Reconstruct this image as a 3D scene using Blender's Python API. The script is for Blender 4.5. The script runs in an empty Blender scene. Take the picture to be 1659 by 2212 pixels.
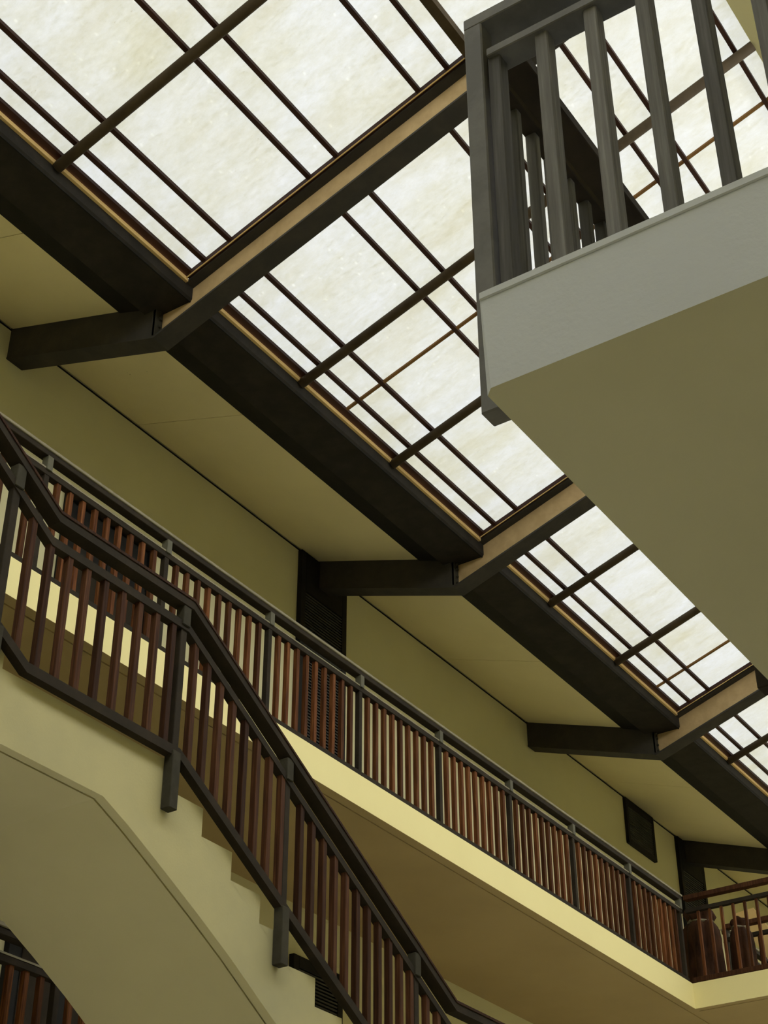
import bpy, bmesh, math, random
from mathutils import Vector, Matrix
random.seed(7)
S = bpy.context.scene
C = S.collection
ZC = 1.3                      # eye height: every z below is given relative to the eye and lifted by this

# ------------------------------------------------------------------ camera
PITCH, ROLL, YAW, FPX = math.radians(34.226), math.radians(-.149), math.radians(-33.604), 3464.85
d = Vector((math.sin(YAW)*math.cos(PITCH), math.cos(YAW)*math.cos(PITCH), math.sin(PITCH)))
r0 = Vector((math.cos(YAW), -math.sin(YAW), 0)); u0 = r0.cross(d)
r = r0*math.cos(ROLL)+u0*math.sin(ROLL); u = -r0*math.sin(ROLL)+u0*math.cos(ROLL)
cam = bpy.data.cameras.new('camera'); cam.sensor_fit = 'HORIZONTAL'; cam.sensor_width = 36
cam.lens = 36*FPX/1659; cam.clip_start = .05; cam.clip_end = 300
co = bpy.data.objects.new('camera', cam); C.objects.link(co)
M = Matrix((r, u, -d)).transposed().to_4x4(); M.translation = Vector((0, 0, ZC)); co.matrix_world = M
S.camera = co

# ------------------------------------------------------------------ sky and exposure
SKY = 6.2
w = bpy.data.worlds.new('overcast_sky'); S.world = w; w.use_nodes = True
bg = w.node_tree.nodes['Background']; bg.inputs[0].default_value = (.99, .99, .965, 1); bg.inputs[1].default_value = SKY
vs = S.view_settings
vs.view_transform = 'Standard'; vs.look = 'None'; vs.gamma = 1; vs.exposure = .09; vs.use_curve_mapping = False
S.cycles.use_denoising = True
S.cycles.max_bounces = 10; S.cycles.diffuse_bounces = 7; S.cycles.transmission_bounces = 6

# ------------------------------------------------------------------ materials
def mat(name):
    m = bpy.data.materials.new(name); m.use_nodes = True
    nt = m.node_tree; return m, nt, nt.nodes['Principled BSDF']
def N(nt, t, **k):
    n = nt.nodes.new(t)
    for a, b in k.items(): setattr(n, a, b)
    return n
def ramp(nt, src, stops):
    n = N(nt, 'ShaderNodeValToRGB'); e = n.color_ramp.elements
    while len(e) < len(stops): e.new(.5)
    for i, (p, c) in enumerate(stops): e[i].position = p; e[i].color = (*c, 1)
    nt.links.new(src, n.inputs[0]); return n.outputs[0]
def pos(nt, scale=(1, 1, 1)):
    g = N(nt, 'ShaderNodeNewGeometry'); mp = N(nt, 'ShaderNodeMapping'); mp.inputs['Scale'].default_value = scale
    nt.links.new(g.outputs['Position'], mp.inputs[0]); return mp.outputs[0]
def noise(nt, vec, scale, detail=4, rough=.55):
    n = N(nt, 'ShaderNodeTexNoise'); n.inputs['Scale'].default_value = scale; n.inputs['Detail'].default_value = detail
    n.inputs['Roughness'].default_value = rough; nt.links.new(vec, n.inputs['Vector']); return n.outputs['Fac']
def mix(nt, a, b, fac, mode='MIX'):
    n = N(nt, 'ShaderNodeMix', data_type='RGBA', blend_type=mode)
    for s, v in ((n.inputs[0], fac), (n.inputs[6], a), (n.inputs[7], b)):
        if isinstance(v, (int, float)): s.default_value = v
        elif isinstance(v, tuple): s.default_value = (*v, 1)
        else: nt.links.new(v, s)
    return n.outputs[2]
def bump(nt, b, h, strength, dist=.01):
    n = N(nt, 'ShaderNodeBump'); n.inputs['Strength'].default_value = strength; n.inputs['Distance'].default_value = dist
    nt.links.new(h, n.inputs['Height']); nt.links.new(n.outputs[0], b.inputs['Normal'])

def paint(name, col, mottle=None, rough=.75, flecks=0, bumpy=.12):
    m, nt, b = mat(name)
    v = pos(nt)
    c2 = mottle or tuple(x*.84 for x in col)
    base = mix(nt, col, c2, ramp(nt, noise(nt, v, .9, 5), [(.38, (0, 0, 0)), (.72, (1, 1, 1))]))
    if flecks:
        f = N(nt, 'ShaderNodeTexVoronoi'); f.inputs['Scale'].default_value = 9; nt.links.new(v, f.inputs['Vector'])
        k = ramp(nt, f.outputs['Distance'], [(.03, (1, 1, 1)), (.07, (0, 0, 0))])
        sel = ramp(nt, noise(nt, v, 2.2, 2), [(.6, (0, 0, 0)), (.64, (1, 1, 1))])
        kk = N(nt, 'ShaderNodeMath', operation='MULTIPLY'); nt.links.new(k, kk.inputs[0]); nt.links.new(sel, kk.inputs[1])
        kf = N(nt, 'ShaderNodeMath', operation='MULTIPLY'); nt.links.new(kk.outputs[0], kf.inputs[0]); kf.inputs[1].default_value = flecks
        base = mix(nt, base, (.06, .05, .035), kf.outputs[0])
    nt.links.new(base, b.inputs['Base Color']); b.inputs['Roughness'].default_value = rough
    b.inputs['Specular IOR Level'].default_value = .25
    bump(nt, b, noise(nt, v, 55, 3), bumpy, .004)
    return m
M_WALL = paint('olive_cream_wall_paint', (.60, .57, .34), (.56, .53, .315))
M_CEIL = paint('cream_ceiling_board', (.74, .665, .38), (.68, .61, .345), flecks=.8)
M_SOFF = paint('shade_toned_soffit_cream', (.44, .345, .17), (.40, .31, .15))  # slab cream darkened to put in the shade of underside and groove
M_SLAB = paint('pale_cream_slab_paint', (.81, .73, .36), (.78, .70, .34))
M_STAIR = paint('cream_stair_plaster', (.45, .41, .21), (.335, .315, .18), bumpy=.2)  # greyish second tone mottles the face at random
M_STSF = paint('lit_stair_soffit_cream', (.56, .53, .34), (.51, .48, .305))  # stair cream lightened, putting bounced light into the underside's colour
M_BALC = paint('grey_white_balcony_paint', (.42, .445, .475), (.385, .405, .43), flecks=.9, bumpy=.25)
M_BALS = paint('bounce_tinted_balcony_soffit', (.42, .405, .27), (.38, .365, .24), flecks=.9)  # balcony paint yellowed to put warm bounced light on the underside
M_FLOOR = paint('grey_floor_tile', (.60, .57, .48))
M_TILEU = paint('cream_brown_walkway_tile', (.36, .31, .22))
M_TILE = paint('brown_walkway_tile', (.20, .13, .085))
M_PLY = paint('tan_plywood', (.62, .43, .16), (.52, .36, .14))

def steel(name, col, col2, rough=.7, spec=.15):
    m, nt, b = mat(name); v = pos(nt)
    base = mix(nt, col, col2, ramp(nt, noise(nt, v, 5, 6, .65), [(.4, (0, 0, 0)), (.7, (1, 1, 1))]))
    nt.links.new(base, b.inputs['Base Color']); b.inputs['Roughness'].default_value = rough
    b.inputs['Specular IOR Level'].default_value = spec
    bump(nt, b, noise(nt, v, 28, 5), .18, .003); return m
M_STEEL = steel('dark_bronze_steel_paint', (.024, .0195, .0135), (.036, .028, .019), .75, .06)
M_ARM = steel('black_brown_beam_paint', (.036, .034, .031), (.052, .046, .039))
M_BEAM = steel('tan_lit_web_paint', (.42, .30, .15), (.52, .38, .20), .8)  # tan web coat, lightened for skylight glow; the unlit arm webs stay dark
M_TUBE = steel('brown_tube_paint', (.055, .040, .022), (.08, .058, .032))
M_SLAT = steel('worn_black_slat', (.035, .034, .028), (.05, .048, .04))
M_GUT = steel('black_gutter_metal', (.018, .016, .013), (.030, .026, .020), .8)
M_POST = steel('worn_grey_green_post_paint', (.036, .033, .023), (.056, .051, .036), .75, .06)
M_RAILG = steel('worn_grey_railing_paint', (.085, .083, .078), (.135, .132, .125), .55)
M_CAP = steel('olive_grey_rail_paint', (.20, .18, .115), (.25, .225, .15))
M_POSTW = steel('pale_olive_post_paint', (.085, .082, .055), (.125, .12, .085))
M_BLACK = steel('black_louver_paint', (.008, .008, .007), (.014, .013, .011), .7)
M_STRIP = paint('timber_and_leak_strip', (.72, .52, .22), (.62, .43, .18))
M_BARB = steel('dark_red_brown_glazing_bar', (.030, .012, .008), (.045, .018, .010), .55)
M_LAP = steel('orange_brown_lap_strip', (.16, .08, .025), (.22, .12, .035), .6)

def wood(name, dark, light, worn):
    m, nt, b = mat(name)
    tc = N(nt, 'ShaderNodeTexCoord'); mp = N(nt, 'ShaderNodeMapping'); mp.inputs['Scale'].default_value = (60, 60, 2.5)
    oi = N(nt, 'ShaderNodeObjectInfo'); off = N(nt, 'ShaderNodeVectorMath', operation='SCALE'); off.inputs[0].default_value = (13, 7, 29)
    nt.links.new(oi.outputs['Random'], off.inputs['Scale'])
    ad = N(nt, 'ShaderNodeVectorMath', operation='ADD'); nt.links.new(tc.outputs['Object'], ad.inputs[0]); nt.links.new(off.outputs[0], ad.inputs[1])
    nt.links.new(ad.outputs[0], mp.inputs[0])
    g = noise(nt, mp.outputs[0], 1.2, 6, .6)
    c = ramp(nt, g, [(.32, dark), (.55, light), (.75, worn)])
    hv = N(nt, 'ShaderNodeHueSaturation'); nt.links.new(c, hv.inputs['Color'])
    mr = N(nt, 'ShaderNodeMapRange'); mr.inputs[3].default_value = .6; mr.inputs[4].default_value = 1.5
    nt.links.new(oi.outputs['Random'], mr.inputs[0]); nt.links.new(mr.outputs[0], hv.inputs['Value'])
    nt.links.new(hv.outputs[0], b.inputs['Base Color']); b.inputs['Roughness'].default_value = .7
    b.inputs['Specular IOR Level'].default_value = .08
    bump(nt, b, g, .3, .002); return m
M_WOOD = wood('red_brown_varnished_wood', (.034, .0115, .0045), (.095, .034, .010), (.18, .078, .027))
M_WOODS = wood('dark_brown_varnished_wood', (.024, .010, .005), (.052, .021, .009), (.09, .042, .017))
M_WOODG = wood('greyed_brown_wood', (.075, .073, .070), (.105, .103, .10), (.15, .148, .145))
M_CLOTH, nt, b = mat('brown_tarpaulin')
v = pos(nt, (1, 1, .35)); n1 = noise(nt, v, 9, 4)
nt.links.new(ramp(nt, n1, [(.35, (.016, .007, .003)), (.65, (.05, .021, .009))]), b.inputs['Base Color']); b.inputs['Roughness'].default_value = .8; b.inputs['Specular IOR Level'].default_value = .1
bump(nt, b, n1, .8, .03)

# translucent fibreglass sheet: passes a share of the sky's light, scattered
M_SHEET, nt, b = mat('translucent_fibreglass_sheet')
nt.nodes.remove(b)
v1 = pos(nt, (.55, 2.2, .55)); v2 = pos(nt)
big = noise(nt, v1, 1.6, 5, .6)
col = ramp(nt, big, [(.30, (.83, .80, .66)), (.46, (.90, .89, .80)), (.62, (.95, .95, .915)), (.8, (1, 1, .985))])
cl = ramp(nt, noise(nt, v2, .9, 5), [(.45, (1, 1, 1)), (.75, (.90, .87, .72))])
col = mix(nt, col, cl, 1.0, 'MULTIPLY')
fib = ramp(nt, noise(nt, pos(nt, (.8, 1.5, .8)), 14, 9, .9), [(.36, (.80, .79, .70)), (.46, (.93, .93, .89)), (.54, (1, 1, 1)), (.62, (1.09, 1.09, 1.08)), (.70, (1.16, 1.16, 1.16))])
col = mix(nt, col, fib, 1.0, 'MULTIPLY')
spk = N(nt, 'ShaderNodeTexVoronoi'); spk.inputs['Scale'].default_value = 26; nt.links.new(pos(nt, (.6, 1.4, 1)), spk.inputs['Vector'])
sp = ramp(nt, spk.outputs['Distance'], [(.07, (.66, .64, .55)), (.17, (1, 1, 1))])
spm = ramp(nt, noise(nt, v2, 3, 4), [(.55, (0, 0, 0)), (.63, (.8, .8, .8))])
col = mix(nt, col, mix(nt, (1, 1, 1), sp, spm), 1.0, 'MULTIPLY')
spk2 = N(nt, 'ShaderNodeTexVoronoi'); spk2.inputs['Scale'].default_value = 9; nt.links.new(pos(nt, (1, .6, 1)), spk2.inputs['Vector'])
col = mix(nt, col, ramp(nt, spk2.outputs['Distance'], [(.06, (1.2, 1.2, 1.19)), (.13, (1, 1, 1))]), 1.0, 'MULTIPLY')
T_SHEET = .86/SKY
tcol = mix(nt, col, (T_SHEET, T_SHEET*1.035, T_SHEET*1.13), 1.0, 'MULTIPLY')
tr = N(nt, 'ShaderNodeBsdfTranslucent'); df = N(nt, 'ShaderNodeBsdfDiffuse'); addn = N(nt, 'ShaderNodeAddShader')
nt.links.new(tcol, tr.inputs[0]); df.inputs[0].default_value = (.25, .24, .2, 1)
nt.links.new(tr.outputs[0], addn.inputs[0]); nt.links.new(df.outputs[0], addn.inputs[1])
nt.links.new(addn.outputs[0], nt.nodes['Material Output'].inputs[0])

# ------------------------------------------------------------------ helpers
WL = {}
def link(o, loc, parent=None):
    C.objects.link(o); WL[o.name] = Vector(loc)
    if parent is not None:
        o.parent = parent; o.location = Vector(loc)-WL[parent.name]
    else: o.location = loc
    return o
def tag(o, label=None, cat=None, group=None, kind=None):
    for k, v_ in (('label', label), ('category', cat), ('group', group), ('kind', kind)):
        if v_: o[k] = v_
    return o
def thing(name, loc, label=None, cat=None, group=None, kind=None):
    e = bpy.data.objects.new(name, None); e.empty_display_size = .1
    link(e, (loc[0], loc[1], loc[2]+ZC)); return tag(e, label, cat, group, kind)
def finish(name, bm, m, parent=None, bev=0, loc=None, smooth=False):
    """bm is in eye-relative world coordinates; the object sits at loc (or the centre of its box)"""
    if bev:
        bmesh.ops.bevel(bm, geom=bm.edges[:], offset=bev, segments=1, affect='EDGES', clamp_overlap=True)
    bmesh.ops.recalc_face_normals(bm, faces=bm.faces[:])
    if loc is None:
        lo = [min(q.co[i] for q in bm.verts) for i in range(3)]; hi = [max(q.co[i] for q in bm.verts) for i in range(3)]
        loc = Vector([(a+b_)/2 for a, b_ in zip(lo, hi)])
    loc = Vector(loc)
    for q in bm.verts: q.co -= loc
    me = bpy.data.meshes.new(name); bm.to_mesh(me); bm.free(); me.materials.append(m)
    if smooth:
        for p in me.polygons: p.use_smooth = True
    o = bpy.data.objects.new(name, me)
    return link(o, loc+Vector((0, 0, ZC)), parent)
def abox(bm, x0, x1, y0, y1, z0, z1):
    vs_ = [bm.verts.new(p) for p in ((x0, y0, z0), (x1, y0, z0), (x1, y1, z0), (x0, y1, z0), (x0, y0, z1), (x1, y0, z1), (x1, y1, z1), (x0, y1, z1))]
    for f in ((3, 2, 1, 0), (4, 5, 6, 7), (0, 1, 5, 4), (1, 2, 6, 5), (2, 3, 7, 6), (3, 0, 4, 7)): bm.faces.new([vs_[i] for i in f])
def box(name, x0, x1, y0, y1, z0, z1, m, parent=None, bev=0):
    bm = bmesh.new(); abox(bm, x0, x1, y0, y1, z0, z1); return finish(name, bm, m, parent, bev)
def abar(bm, p, q, side, up):
    """a bar from p to q whose section runs from 0 to 'side' and from 0 to 'up' (vectors)"""
    p, q, side, up = map(Vector, (p, q, side, up))
    a = [p, p+side, p+side+up, p+up]; c = [x+(q-p) for x in a]
    A = [bm.verts.new(x) for x in a]; B = [bm.verts.new(x) for x in c]
    bm.faces.new(A[::-1]); bm.faces.new(B)
    for i in range(4): bm.faces.new((A[i], A[(i+1) % 4], B[(i+1) % 4], B[i]))
def bar(name, p, q, side, up, m, parent=None, bev=0):
    bm = bmesh.new(); abar(bm, p, q, side, up); return finish(name, bm, m, parent, bev)
def aprism(bm, pts, axis, t0, t1):
    """polygon pts (2D) extruded along axis 'x' (pts=y,z) or 'y' (pts=x,z)"""
    f = (lambda t, a: (t, a[0], a[1])) if axis == 'x' else (lambda t, a: (a[0], t, a[1]))
    A = [bm.verts.new(f(t0, a)) for a in pts]; B = [bm.verts.new(f(t1, a)) for a in pts]
    bm.faces.new(A); bm.faces.new(B[::-1]); n = len(pts)
    for i in range(n): bm.faces.new((A[i], B[i], B[(i+1) % n], A[(i+1) % n]))
def prism(name, pts, axis, t0, t1, m, parent=None, bev=0):
    bm = bmesh.new(); aprism(bm, pts, axis, t0, t1); return finish(name, bm, m, parent, bev)
def copies(src, locs, parent):
    """more of the same part at other places (shared mesh)"""
    for l in locs:
        o = src.copy(); C.objects.link(o); o.parent = parent
        l = Vector(l)+Vector((0, 0, ZC)); o.location = l-WL[parent.name]; WL[o.name] = l
def struct(o): o['kind'] = 'structure'; return o

# ------------------------------------------------------------------ measured frame of the place (eye at origin)
XW, XF, XG = -9.39, -7.5, -7.2         # left wall, walkway edge, lower edge of the glazing
ZT, ZB = 6.14, 5.835                   # walkway top and underside
STOREY = 3.65
YB = [7.73, 12.69, 17.66, 22.62, 27.58]  # near edges of the roof beams
SL = .335                              # roof slope
RIDGE = -2.42
Y0, Y1 = -6.0, 33.0
def zbeam(x): return 9.04+SL*abs(x+7.53)
def zceil(x): return 10.03-SL*(x-XW)
def zglass(x): return 9.60+SL*(x+7.168)

# ------------------------------------------------------------------ the setting: walls, floors, ceiling
struct(box('floor', -9.6, 4.8, Y0, Y1, -1.5, -ZC, M_FLOOR))
struct(box('wall_left', XW-.25, XW, Y0, Y1, -ZC, 10.8, M_WALL))
struct(box('wall_right', 4.5, 4.75, Y0, Y1, -ZC, 9.6, M_WALL))
struct(box('wall_back', XW, 4.5, Y0-.25, Y0, -ZC, 9.6, M_WALL))  # unseen; stops below the roof to let sky light in over it
struct(box('wall_far', XW, 4.5, Y1, Y1+.25, -ZC, 11.6, M_WALL))

def slab_profile(z0, z1):
    g = .10
    return [(XW, z0), (XF-g-.016, z0), (XF-g-.016, z0+.014), (XF-g, z0+.014), (XF-g, z0), (XF, z0), (XF, z1), (XW, z1)]
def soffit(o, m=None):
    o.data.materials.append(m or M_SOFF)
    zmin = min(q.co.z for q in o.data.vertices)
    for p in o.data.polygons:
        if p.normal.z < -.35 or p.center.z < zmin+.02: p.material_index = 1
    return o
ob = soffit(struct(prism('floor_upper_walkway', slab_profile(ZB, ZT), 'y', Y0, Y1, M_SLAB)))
struct(prism('floor_lower_walkway', slab_profile(ZB-STOREY, ZT-STOREY), 'y', Y0, Y1, M_SLAB))
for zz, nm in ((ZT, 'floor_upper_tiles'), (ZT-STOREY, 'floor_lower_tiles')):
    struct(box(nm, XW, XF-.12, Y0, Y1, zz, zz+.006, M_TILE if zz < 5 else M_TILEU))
# the bridge that crosses the hall at the far end
bm = bmesh.new(); yb0, yb1 = 17.95, 19.30
aprism(bm, [(yb0, ZB), (yb0+.10, ZB), (yb0+.10, ZB+.014), (yb0+.116, ZB+.014), (yb0+.116, ZB), (yb1, ZB), (yb1, ZT), (yb0, ZT)], 'x', XF, 4.5)
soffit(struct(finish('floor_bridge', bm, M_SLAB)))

ce = thing('ceiling', (XW, 10, 9.5), kind='structure')
joints = [Y0, -2.4, .6, 3.55, 6.53, 9.54, 12.78, 15.5, 17.76, 19.95, 22.72, 25.7, 28.7, Y1]
for a, b_ in zip(joints, joints[1:]):
    x0, x1 = XW+.022, -7.66; ga = .004 if a in (6.53, 9.54, 15.5, 19.95) else .0008; gb = .004 if b_ in (6.53, 9.54, 15.5, 19.95) else .0008
    bm = bmesh.new()
    aprism(bm, [(x0, zceil(x0)), (x1, zceil(x1)), (x1, zceil(x1)+.018), (x0, zceil(x0)+.018)], 'y', a+ga, b_-gb)
    finish('board', bm, M_CEIL, ce)
prism('roof_deck', [(XW-.2, zceil(XW-.2)+.22), (-7.66, zceil(-7.66)+.12), (-7.66, zceil(-7.66)+.2), (XW-.2, zceil(XW-.2)+.3)], 'y', Y0, Y1, M_BLACK, ce)
# right-hand half of the roof: solid, beyond an unseen gap added to let in sky light
XO = -.1
struct(prism('ceiling_right', [(XO, 2*0+zglass(RIDGE)-SL*(XO-RIDGE)), (4.75, zglass(RIDGE)-SL*(4.75-RIDGE)), (4.75, zglass(RIDGE)-SL*(4.75-RIDGE)+.15), (XO, zglass(RIDGE)-SL*(XO-RIDGE)+.15)], 'y', Y0, Y1, M_CEIL))
struct(prism('trim_1', [(RIDGE, zglass(RIDGE)-.10), (RIDGE+.34, zglass(RIDGE)-.10), (RIDGE+.34, zglass(RIDGE)+.16), (RIDGE, zglass(RIDGE)+.16)], 'y', Y0, Y1, M_WALL))

struct(box('shadow_gap_strip', XW-.001, XW+.005, Y0, Y1, 10.008, 10.026, M_BLACK))  # black strip painting in the shadow gap between wall and ceiling boards
# ------------------------------------------------------------------ roof beams
def isection(zb, dep, fw, ft, wt, yn):
    yc = yn+fw/2; a, b_ = yc-wt/2, yc+wt/2
    return [(yn, zb), (yn+fw, zb), (yn+fw, zb+ft), (b_, zb+ft), (b_, zb+dep-ft), (yn+fw, zb+dep-ft), (yn+fw, zb+dep), (yn, zb+dep), (yn, zb+dep-ft), (a, zb+dep-ft), (a, zb+ft), (yn, zb+ft)]
def ibeam(pre, xa, xb, yn, mf, mw, parent, dep=.385, fw=.205, wt=.014):
    ft = .022; yc = yn+fw/2
    for nm, m, ya, yb_, o0, o1 in (('bottom_flange', mf, yn, yn+fw, 0, ft), ('web', mw, yc-wt/2, yc+wt/2, ft, dep-ft), ('top_flange', mf, yn, yn+fw, dep-ft, dep)):
        prism(pre+nm, [(xa, zbeam(xa)+o0), (xb, zbeam(xb)+o0), (xb, zbeam(xb)+o1), (xa, zbeam(xa)+o1)], 'y', ya, yb_, m, parent)
beam_words = ['nearest kinked dark steel roof beam, first in from the left edge', 'second kinked dark steel roof beam, above the tall louvered wall panel',
              'third kinked dark steel roof beam, between the louvered panel and the small vent', 'fourth kinked dark steel roof beam, beside the far louvered panel', 'farthest dark steel roof beam beyond the bridge']
for i, yn in enumerate(YB):
    t = thing('roof_beam', (-7.53, yn+.1, 9.04), beam_words[i], 'roof beam', 'kinked steel roof beams')
    ibeam('arm_', XW, -7.53, yn, M_ARM, M_ARM, t, wt=.197)
    ibeam('rafter_', -7.53, RIDGE+.1, yn, M_ARM, M_BEAM, t)
    pl = box('splice_plate', -7.555, -7.525, yn+.004, yn+.19, 9.075, 9.405, M_POST, t, .003)
    pl['label'] = 'bolted splice plate at the kink'
    k0 = None
    for z in (9.12, 9.20, 9.29, 9.36):
        bm = bmesh.new(); bmesh.ops.create_cone(bm, cap_ends=True, segments=6, radius1=.016, radius2=.016, depth=.02,
            matrix=Matrix.Translation((-7.515, yn+.055, z)) @ Matrix.Rotation(math.pi/2, 4, 'Y'))
        finish('bolt', bm, M_POST, pl)

# ------------------------------------------------------------------ gutters in the valley, one between each two beams
def yspan(i):   # clear span of bay i (0 = before the first beam)
    edges = [YB[0]-4.96]+YB
    return edges[i]+.2, edges[i+1]
bay_words = ['left of the nearest roof beam', 'between the nearest and the second roof beam', 'between the second and the third roof beam', 'between the third and the fourth roof beam', 'between the fourth and the farthest roof beam']
for i in range(5):
    y0, y1 = yspan(i)
    y0 -= .09; y1 += .095
    t = thing('valley_gutter', (-7.43, (y0+y1)/2, 9.37), 'long black metal valley gutter ' + bay_words[i], 'gutter', 'roof valley gutters')
    prism('gutter_box', [(-7.66, 9.37), (-7.215, 9.37), (-7.20, 9.39), (-7.20, 9.545), (-7.66, 9.545)], 'y', y0, y1, M_GUT, t)
    prism('side_flashing', [(-7.97, zceil(-7.97)-.014), (-7.66, zceil(-7.66)-.028), (-7.66, zceil(-7.66)-.006), (-7.97, zceil(-7.97)-.001)], 'y', y0, y1, M_BLACK, t)
    s = prism('edge_strip', [(-7.20, 9.506), (-7.172, 9.506), (-7.172, 9.546), (-7.20, 9.546)], 'y', y0+.1, y1-.1, M_STRIP, t)
    s['label'] = 'yellow timber strip along the glazing'
    bar('seam_bead', (-7.213, y0, 9.362), (-7.213, y1, 9.362), (-.012, 0, 0), (0, 0, .012), M_BLACK, t)

# ------------------------------------------------------------------ skylight, one window per bay
BARX = [-7.15, -6.98, -6.705, -5.87, -5.59, -4.76, -4.475, -3.67, -3.39, -2.58]
LAPS = [10.07, 16.955, 23.85]
TUBES = {0: [4.42, 6.10], 1: [9.41, 10.97], 2: [14.26, 15.93], 3: [19.3, 20.93], 4: [24.3, 25.9]}
for i in range(-1, 5):
    if i < 0: y0, y1 = Y0, 2.77
    else:
        y0, y1 = yspan(i); y0 -= .1; y1 += .1
    t = thing('window_%d' % (i+2), (-4.8, (y0+y1)/2, zglass(-4.8)), 'sloping translucent skylight ' + (bay_words[i] if i >= 0 else 'nearest the eye'), kind='structure')
    xs = BARX+[RIDGE]
    ys = [y0]+[l for l in LAPS if y0 < l < y1]+[y1]
    for xa, xb in zip(xs, xs[1:]):
        for ya, yb_ in zip(ys, ys[1:]):
            bm = bmesh.new(); g = .004
            q = [bm.verts.new(p) for p in ((xa+g, ya+g, zglass(xa+g)), (xb-g, ya+g, zglass(xb-g)), (xb-g, yb_-g, zglass(xb-g)), (xa+g, yb_-g, zglass(xa+g)))]
            bm.faces.new(q); finish('pane', bm, M_SHEET, t)
    if i < 0: continue
    for k, x in enumerate(BARX):
        wd = .036 if k else .06
        prism('glazing_bar', [(x-wd/2, zglass(x-wd/2)-.04), (x+wd/2, zglass(x+wd/2)-.04), (x+wd/2, zglass(x+wd/2)-.004), (x-wd/2, zglass(x-wd/2)-.004)], 'y', y0+.1, y1-.1, M_BARB, t)
    for l in LAPS:
        if y0 < l < y1: bar('lap_strip', (-7.17, l-.016, zglass(-7.17)-.03), (RIDGE, l-.016, zglass(RIDGE)-.03), (0, .032, 0), (0, 0, .022), M_LAP, t)
    for ye in (y0+.1, y1-.135):
        bar('end_frame', (-7.17, ye, zglass(-7.17)-.06), (RIDGE, ye, zglass(RIDGE)-.06), (0, .04, 0), (0, 0, .05), M_BARB, t)
    leak_line = bar('edge_strip', (-7.17, y1-.138, zglass(-7.17)-.073), (RIDGE, y1-.138, zglass(RIDGE)-.073), (0, .010, 0), (0, 0, .006), M_STRIP, t)  # pale strip standing in for a thin line of leaking daylight
    p = prism('purlin', [(-4.29, zglass(-4.25)-.13), (-4.205, zglass(-4.25)-.13), (-4.205, zglass(-4.25)-.045), (-4.29, zglass(-4.25)-.045)], 'y', y0+.1, y1-.1, M_TUBE, t)
    for yt in TUBES[i]:
        a = Vector((-7.19, yt, zglass(-7.19)-.095)); b_ = Vector((RIDGE, yt, zglass(RIDGE)-.095))
        bm = bmesh.new(); L = (b_-a).length
        bmesh.ops.create_cone(bm, cap_ends=True, segments=20, radius1=.047, radius2=.047, depth=L,
            matrix=Matrix.Translation((a+b_)/2) @ (b_-a).to_track_quat('Z', 'Y').to_matrix().to_4x4())
        o = finish('tube_rafter', bm, M_TUBE, t)
        for p_ in o.data.polygons: p_.use_smooth = len(p_.vertices) == 4

# ------------------------------------------------------------------ railings
def baluster_mesh(dx, dy, h):
    bm = bmesh.new(); abox(bm, -dx/2, dx/2, -dy/2, dy/2, 0, h)
    bmesh.ops.bevel(bm, geom=bm.edges[:], offset=.003, segments=1, affect='EDGES')
    me = bpy.data.meshes.new('baluster'); bm.to_mesh(me); bm.free(); return me
def part(name, me, loc, parent, m=None):
    o = bpy.data.objects.new(name, me)
    if m and not me.materials: me.materials.append(m)
    return link(o, (loc[0], loc[1], loc[2]+ZC), parent)

def straight_railing(name, label, x, ya, yb, zf, posts, hang=0, wm=M_WOOD, per=10, end=True, group='hardwood and steel railings'):
    """along y at x (its centre); zf is the floor it guards"""
    t = thing(name, (x, (ya+yb)/2, zf), label, 'railing', group)
    box('handrail', x-.045, x+.040, ya, yb, zf+1.025, zf+1.072, M_STEEL, t, .004)
    box('handrail_cap', x-.055, x+.052, ya, yb, zf+1.072, zf+1.10, M_CAP, t, .004)
    box('mid_rail', x-.032, x+.03, ya, yb, zf+.865, zf+.912, M_STEEL, t, .003)
    box('mid_rail_cap', x-.036, x+.034, ya, yb, zf+.912, zf+.925, M_CAP, t)
    box('bottom_rail', x-.03, x+.03, ya, yb, zf+.015, zf+.06, M_STEEL, t, .003)
    pm = baluster_mesh(.05, .05, 1.03); bmh = baluster_mesh(.042, .043, .84)
    hm = baluster_mesh(.066, .058, .125)
    for y in posts:
        p_ = part('post', pm, (x, y, zf+.004), t, M_STEEL)
        part('post_head', hm, (x+.012, y, zf+.905), p_, M_POSTW)
    for a, b_ in zip(posts, posts[1:]):
        for k in range(1, per):
            part('baluster', bmh, (x+random.uniform(-.002, .002), a+(b_-a)*k/per, zf+.04), t, wm)
    return t
PX = -7.55
posts = [17.88-1.39*k for k in range(10)][::-1]
straight_railing('walkway_railing', 'long railing with red-brown slats along the upper walkway, above the cream edge', PX, 3.9, 17.93, ZT, posts)
posts = [10.25-1.39*k for k in range(6)][::-1]
straight_railing('walkway_railing', 'dark slatted railing showing below the stair underside, at the lower left corner', PX, 3.25, 10.3, ZT-STOREY, posts)

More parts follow.
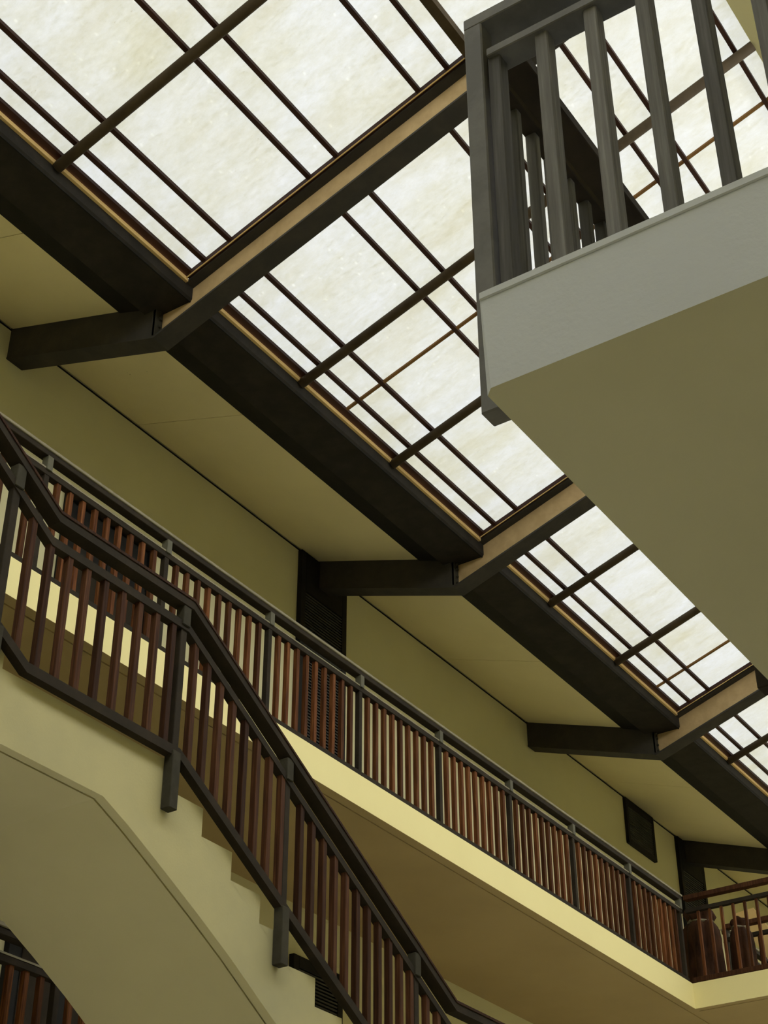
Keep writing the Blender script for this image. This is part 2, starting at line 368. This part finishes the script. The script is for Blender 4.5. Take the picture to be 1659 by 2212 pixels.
def cross_railing(name, label, y, xa, xb, zf, posts, sp=.152, wm=M_WOOD, hangpost=None, zh=1.095, bw=.036):
    t = thing(name, ((xa+xb)/2, y, zf), label, 'railing', 'hardwood and steel railings')
    box('handrail', xa, xb, y-.045, y+.05, zf+zh-.06, zf+zh, M_WOODS if wm is M_WOOD else M_RAILG, t, .004)
    box('mid_rail', xa, xb, y-.03, y+.032, zf+zh-.22, zf+zh-.17, M_STEEL, t, .003)
    box('bottom_rail', xa, xb, y-.03, y+.03, zf+.01, zf+.07, M_WOODS, t, .003)
    pm = baluster_mesh(.05, .062, zh-.065); bmh = baluster_mesh(.034, .036, zh-.255)
    for x in posts: part('post', pm, (x, y, zf+.004), t, M_POST)
    x = xa+.16
    while x < xb-.05:
        part('baluster', bmh, (x, y, zf+.04), t, wm); x += sp
    return t
cross_railing('bridge_railing', 'near railing of the bridge that crosses the hall at the far right', 17.99, -7.50, 1.0, ZT, [-5.98, -4.46, -2.94, -1.42])
cross_railing('bridge_railing', 'second railing behind the draped bundle, on the far side of the bridge', 19.22, -7.52, 1.0, ZT, [-7.5, -5.98, -4.46, -2.94, -1.42])
straight_railing('walkway_railing', 'railing of the upper walkway continuing beyond the bridge', PX, 19.32, 30.4, ZT, [19.36+1.38*k for k in range(9)])

# ------------------------------------------------------------------ staircase
XS, XL = -5.89, -7.2
LZ, RI, TR = 4.14, .1785, .2955
st = thing('staircase', ((XS+XL)/2, 6.5, 2.2), 'cream plastered staircase descending to the right below the walkway', 'staircase')
y1st = 6.592
nlow = 9
zl2 = LZ-RI*nlow; y2 = y1st+TR*(nlow-1)
soff = [(6.027, 3.722), (6.25, 3.628), (6.484, 3.516), (6.906, 3.305), (7.217, 3.140), (7.684, 2.866), (8.5, 2.385), (9.02, 2.08)]
yu = 5.17; nup = 11
def strips(name, under, top, m, parent):
    """body between a soffit line and a top line, with a drip groove near the open edge"""
    bm = bmesh.new()
    for xa, xb, lift in ((XL, XS-.075, 0), (XS-.075, XS-.060, .014), (XS-.060, XS, 0)):
        pts = [(y, z+lift) for y, z in under]+top[::-1]
        aprism(bm, pts, 'x', xa, xb)
    return soffit(finish(name, bm, m, parent), M_STSF)
yt = yu-TR*nup
strips('body', [(.6, ZB), (yt-.15, ZB), (4.72, 3.722)]+soff+[(11.0, 2.08)], [(.6, ZT), (yt, ZT), (yu, LZ), (y1st, LZ), (y1st, LZ-RI), (y2, zl2), (11.0, zl2)], M_STAIR, st)
for k in range(1, nlow):
    ya = y1st+TR*(k-1); zt = LZ-RI*k
    prism('step', [(ya, zt-RI*0.02), (ya, zt), (ya+TR, zt), (ya+TR, zt-RI)], 'x', XL, XS, M_STAIR, st)
for k in range(nup-1):
    yb_ = yu-TR*k; zt = LZ+RI*(k+1)
    prism('step', [(yb_, zt-RI), (yb_, zt), (yb_-TR, zt)], 'x', XL, XS, M_STAIR, st)

box('top_landing', XF, XL, .6, yt, ZB, ZT, M_STAIR, st)

# its railing, fixed to the outside of the stair's face
rl = thing('stair_railing', (XS+.03, 6.5, 3.2), 'dark railing with brown slats stepping down the open side of the staircase', 'railing', 'hardwood and steel railings')
SR = .572
HK = [(1.95, 5.225+.615*(5.37-1.95)), (5.37, 5.225), (6.585, 5.235), (9.655, 3.485), (11.2, 3.485)]
def lin(pl, y):
    for (a, b_) in zip(pl, pl[1:]):
        if a[0] <= y <= b_[0]: return a[1]+(b_[1]-a[1])*(y-a[0])/(b_[0]-a[0])
    return pl[-1][1]
BK = [(1.95, 4.215+.60*(5.29-1.95)), (5.29, 4.215), (6.57, 4.215), (9.50, 2.555), (11.2, 2.555)]
MK = [(a, z-.165) for a, z in [(1.95, HK[0][1]), (5.35, 5.225), (6.57, 5.235), (9.62, 3.485), (11.2, 3.485)]]
def ribbon(name, pl, x0, x1, h, m, parent, caps=True):
    """a kinked rail: the polyline pl is its top line"""
    bm = bmesh.new(); rows = []
    for y, z in pl: rows.append([bm.verts.new(p) for p in ((x0, y, z), (x1, y, z), (x1, y, z-h), (x0, y, z-h))])
    for A, B in zip(rows, rows[1:]):
        for i in range(4): bm.faces.new((A[i], A[(i+1) % 4], B[(i+1) % 4], B[i]))
    bm.faces.new(rows[0][::-1]); bm.faces.new(rows[-1])
    return finish(name, bm, m, parent)
xr0, xr1 = XS+.002, XS+.062
ribbon('handrail', HK, xr0-.018, xr1+.016, .056, M_STEEL, rl)
o = ribbon('handrail_cap', [(a, z+.018) for a, z in HK], xr0-.022, xr1+.022, .018, M_WOODS, rl)
ribbon('mid_rail', MK, xr0, xr1, .055, M_STEEL, rl)
ribbon('bottom_rail', BK, xr0, xr1, .062, M_STEEL, rl)
SP = [2.05, 3.5, 5.04, 6.535, 7.65, 9.17, 10.3]
for y in SP:
    z1 = lin(HK, y)-.06; z0 = lin(BK, y)-.40
    if y < 5.1: z0 = lin(BK, y)+.0-.42
    o = box('post', xr0+.006, xr1-.008, y-.028, y+.028, lin(BK, y)-.03, z1, M_STEEL, rl, .004)
    box('post_head', xr0+.002, xr1+.010, y-.035, y+.035, lin(MK, y)-.03, z1+.004, M_POST, o, .004)
    box('hanger', xr0+.001, xr1+.012, y-.036, y+.036, z0, lin(BK, y)-.035, M_POST, o, .004)
def sbal(y):
    z1 = lin(MK, y)-.02; z0 = lin(BK, y)-.02
    ya, yb_ = y-.021, y+.021
    prism('baluster', [(ya, lin(BK, ya)-.02), (yb_, lin(BK, yb_)-.02), (yb_, lin(MK, yb_)-.02), (ya, lin(MK, ya)-.02)], 'x', xr0+.010, xr1-.006, M_WOODS, rl, .003)
for y in [2.18+.136*k for k in range(9)]+[3.63+.1375*k for k in range(10)]+[5.215+.1545*k-.01 for k in range(9)]+[6.665+.1335*k for k in range(8)]+[7.815+.1295*k for k in range(11)]+[9.31+.14*k for k in range(7)]:
    sbal(y)

# ------------------------------------------------------------------ balcony at the upper right
YN = 2.43; XBL = -1.352; ZBT, ZBB = 2.49, 2.207
bl = struct(thing('floor_balcony', (1, 4, ZBB)))
bm = bmesh.new(); c = .02
aprism(bm, [(XBL, YN+c), (XBL+c, YN), (4.5, YN), (4.5, 9.2), (XBL, 9.2)], 'x', 0, 1) if False else None
A = [bm.verts.new(p) for p in ((XBL, YN+c, ZBB), (XBL+c, YN, ZBB), (4.5, YN, ZBB), (4.5, 9.2, ZBB), (XBL, 9.2, ZBB))]
B = [bm.verts.new((q.co.x if k != 1 else XBL+.004, q.co.y if k != 0 else YN+.004, ZBT)) for k, q in enumerate(A)]
bm.faces.new(A[::-1]); bm.faces.new(B)
for i in range(5): bm.faces.new((A[i], A[(i+1) % 5], B[(i+1) % 5], B[i]))
soffit(finish('slab', bm, M_BALC, bl), M_BALS)
box('edge_lip', XBL+.002, 4.5, YN-.005, YN+.06, ZBT-.022, ZBT+.002, M_BALC, bl, .003)

YR = 2.565; XR0, XR1 = -1.419, -1.364
br = thing('balcony_railing', (-.2, YR, ZBT), 'grey-brown railing on the balcony at the upper right', 'railing', 'hardwood and steel railings')
ZH = 3.607
box('handrail', XR0, 3.2, YR-.03, YR+.075, ZH-.042, ZH, M_RAILG, br, .003)
box('mid_rail', -1.353, 3.2, YR-.03, YR+.045, 3.448-.03, 3.448, M_RAILG, br, .003)
box('handrail', XR0, XR0+.093, YR+.06, 8.6, ZH-.042, ZH, M_STEEL, br, .003)
box('mid_rail', XR0+.01, XR1+.005, YR+.05, 8.6, 3.418, 3.448, M_STEEL, br, .003)
box('bottom_rail', XR0+.01, XR1-.002, YR+.05, 8.6, ZBT-.02, ZBT+.03, M_STEEL, br, .003)
for y in (YR, 4.16, 5.76, 7.36):
    box('post', XR0, XR1-.014 if y > 3 else XR1, y-.03, y+.03, 2.238, ZH-.04, M_RAILG if y < 3 else M_STEEL, br, .004)
fb = baluster_mesh(.038, .044, 3.43-ZBT)
x = -1.338
while x < 3:
    part('baluster', fb, (x, YR+.005, ZBT), br, M_WOODG); x += .1432
sb_ = baluster_mesh(.033, .028, 3.43-ZBT)
y = 2.75
while y < 8.5:
    part('baluster', sb_, ((XR0+XR1)/2, y, ZBT), br, M_WOODG); y += .105

# ------------------------------------------------------------------ louvered panels, vent and doors on the left wall
def louver(label, y0, y1, z0, z1, n, name='louver_panel', fr=.09, dpt=.06, head=.12):
    t = thing(name, (XW+.03, (y0+y1)/2, z0), label, 'louver', 'black louvers on the left wall')
    x0 = XW-.002; x1 = XW+dpt
    box('backing', x0, XW+.006, y0+.01, y1-.01, z0, z1-.01, M_BLACK, t)
    for a, b_ in ((y0, y0+fr), (y1-fr, y1)): box('stile', x0, x1, a, b_, z0, z1, M_BLACK, t, .004)
    for a, b_ in ((z0, z0+fr), (z1-head, z1)): box('head_rail' if a > z0 else 'sill_rail', x0, x1, y0+fr, y1-fr, a, b_, M_BLACK, t, .004)
    hgt = (z1-z0-fr-head)/n
    for k in range(n):
        z = z0+fr+k*hgt
        prism('slat', [(x0+.012, z+hgt*.95), (x1-.01, z+.006), (x1-.006, z+.022), (x0+.012, z+hgt*.95+.016)], 'y', y0+fr-.002, y1-fr+.002, M_SLAT, t)
    return t
louver('tall black louvered panel on the wall under the second roof beam', 12.35, 13.25, ZT+.02, 10.0, 88, head=.52)
louver('tall black louvered panel at the far end, behind the bridge corner', 22.38, 23.33, ZT+.02, 10.0, 88, head=.52)
louver('black louvered panel on the lower wall, seen between stair steps', 12.42, 13.27, ZT-STOREY+.02, 5.30, 74)
louver('small square black vent high on the wall near the far end', 20.58, 21.53, 9.275, 10.0, 18, 'wall_vent', .07, .05)
for n, zf in ((1, ZT), (2, ZT-STOREY)):
    t = struct(thing('door_%d' % n, (XW+.02, 9.3, zf)))
    t['label'] = 'dark double door behind the upper walkway slats' if n == 1 else 'dark double door behind the lower railing'
    y0, y1, z1 = 8.68, 9.94, zf+2.58
    box('frame', XW-.002, XW+.06, y0, y0+.07, zf, z1, M_BLACK, t, .004)
    box('frame', XW-.002, XW+.06, y1-.07, y1, zf, z1, M_BLACK, t, .004)
    box('frame', XW-.002, XW+.06, y0+.07, y1-.07, z1-.08, z1, M_BLACK, t, .004)
    box('transom_bar', XW-.002, XW+.05, y0+.07, y1-.07, zf+2.1, zf+2.17, M_BLACK, t, .004)
    for a, b_ in ((y0+.07, 9.306), (9.314, y1-.07)):
        lf = box('leaf', XW-.002, XW+.03, a, b_, zf+.01, zf+2.1, M_BLACK, t, .004)
        box('upper_panel', XW+.028, XW+.04, a+.1, b_-.1, zf+1.15, zf+1.95, M_STEEL, lf, .004)
        box('lower_panel', XW+.028, XW+.04, a+.1, b_-.1, zf+.2, zf+1.0, M_STEEL, lf, .004)
    box('transom_pane', XW-.002, XW+.012, y0+.07, y1-.07, zf+2.17, z1-.08, M_BLACK, t)

# ------------------------------------------------------------------ things standing on the bridge
def bundle(name, label, cx, cy, rx, ry, h, seed, neck=.86):
    rnd = random.Random(seed); bm = bmesh.new(); n = 40; rows = []
    ph = [rnd.uniform(0, 6.28) for _ in range(6)]
    prof = [(0, 1.12), (.04, 1.06), (.2, 1.0), (.45, .98), (.68, .96), (neck-.08, .90), (neck-.02, .72), (neck, .60), (neck+.03, .66), (neck+.08, .82), (1, .70), (1.01, .0)]
    for zf, s in prof:
        row = []
        for k in range(n):
            a = 2*math.pi*k/n
            fold = 1+.09*math.sin(5*a+ph[0]+zf*2.5)+.08*math.sin(9*a+ph[1]-zf*3)+.04*math.sin(13*a+ph[2]+zf*4)
            lift = .03*math.sin(3*a+ph[3])*(zf > neck)
            row.append(bm.verts.new((cx+rx*s*fold*math.cos(a), cy+ry*s*fold*math.sin(a), ZT+zf*h+lift)))
        rows.append(row)
    for A, B in zip(rows, rows[1:]):
        for k in range(n): bm.faces.new((A[k], A[(k+1) % n], B[(k+1) % n], B[k]))
    bm.faces.new(rows[0][::-1]); bmesh.ops.remove_doubles(bm, verts=rows[-1], dist=.001)
    o = finish(name, bm, M_CLOTH, None, 0, (cx, cy, ZT), True)
    bm = bmesh.new(); zn = ZT+neck*h; R_ = 14
    ring = [[bm.verts.new((cx+(rx*.64+.018*math.cos(b2))*math.cos(a), cy+(ry*.64+.018*math.cos(b2))*math.sin(a), zn+.018*math.sin(b2)+.015*math.sin(2*a))) for b2 in (0, 1.57, 3.14, 4.71)] for a in [2*math.pi*k/R_ for k in range(R_)]]
    for k in range(R_):
        for j in range(4): bm.faces.new((ring[k][j], ring[(k+1) % R_][j], ring[(k+1) % R_][(j+1) % 4], ring[k][(j+1) % 4]))
    tie = finish('tie_rope', bm, M_CAP, o); tie['label'] = 'pale rope tie'
    return tag(o, label, 'bundle', 'wrapped bundles at the bridge corner')
bundle('draped_bundle', 'brown tarpaulin bundle tied at the top, behind the bridge corner slats', -7.58, 18.62, .24, .22, 1.12, 3)
bundle('draped_bundle', 'smaller brown wrapped roll right of the tied bundle', -7.20, 18.95, .15, .14, 1.02, 5, .9)
pw = thing('plywood_board', (-7.5, 19.75, ZT), 'tan board leaning behind the far bridge railing', 'board')
bar('sheet', (-7.62, 19.9, 7.62), (-6.75, 19.62, 6.16), (.28, .0, .03), (0, .02, .004), M_PLY, pw)

# close the meshes' view layer
bpy.context.view_layer.update()
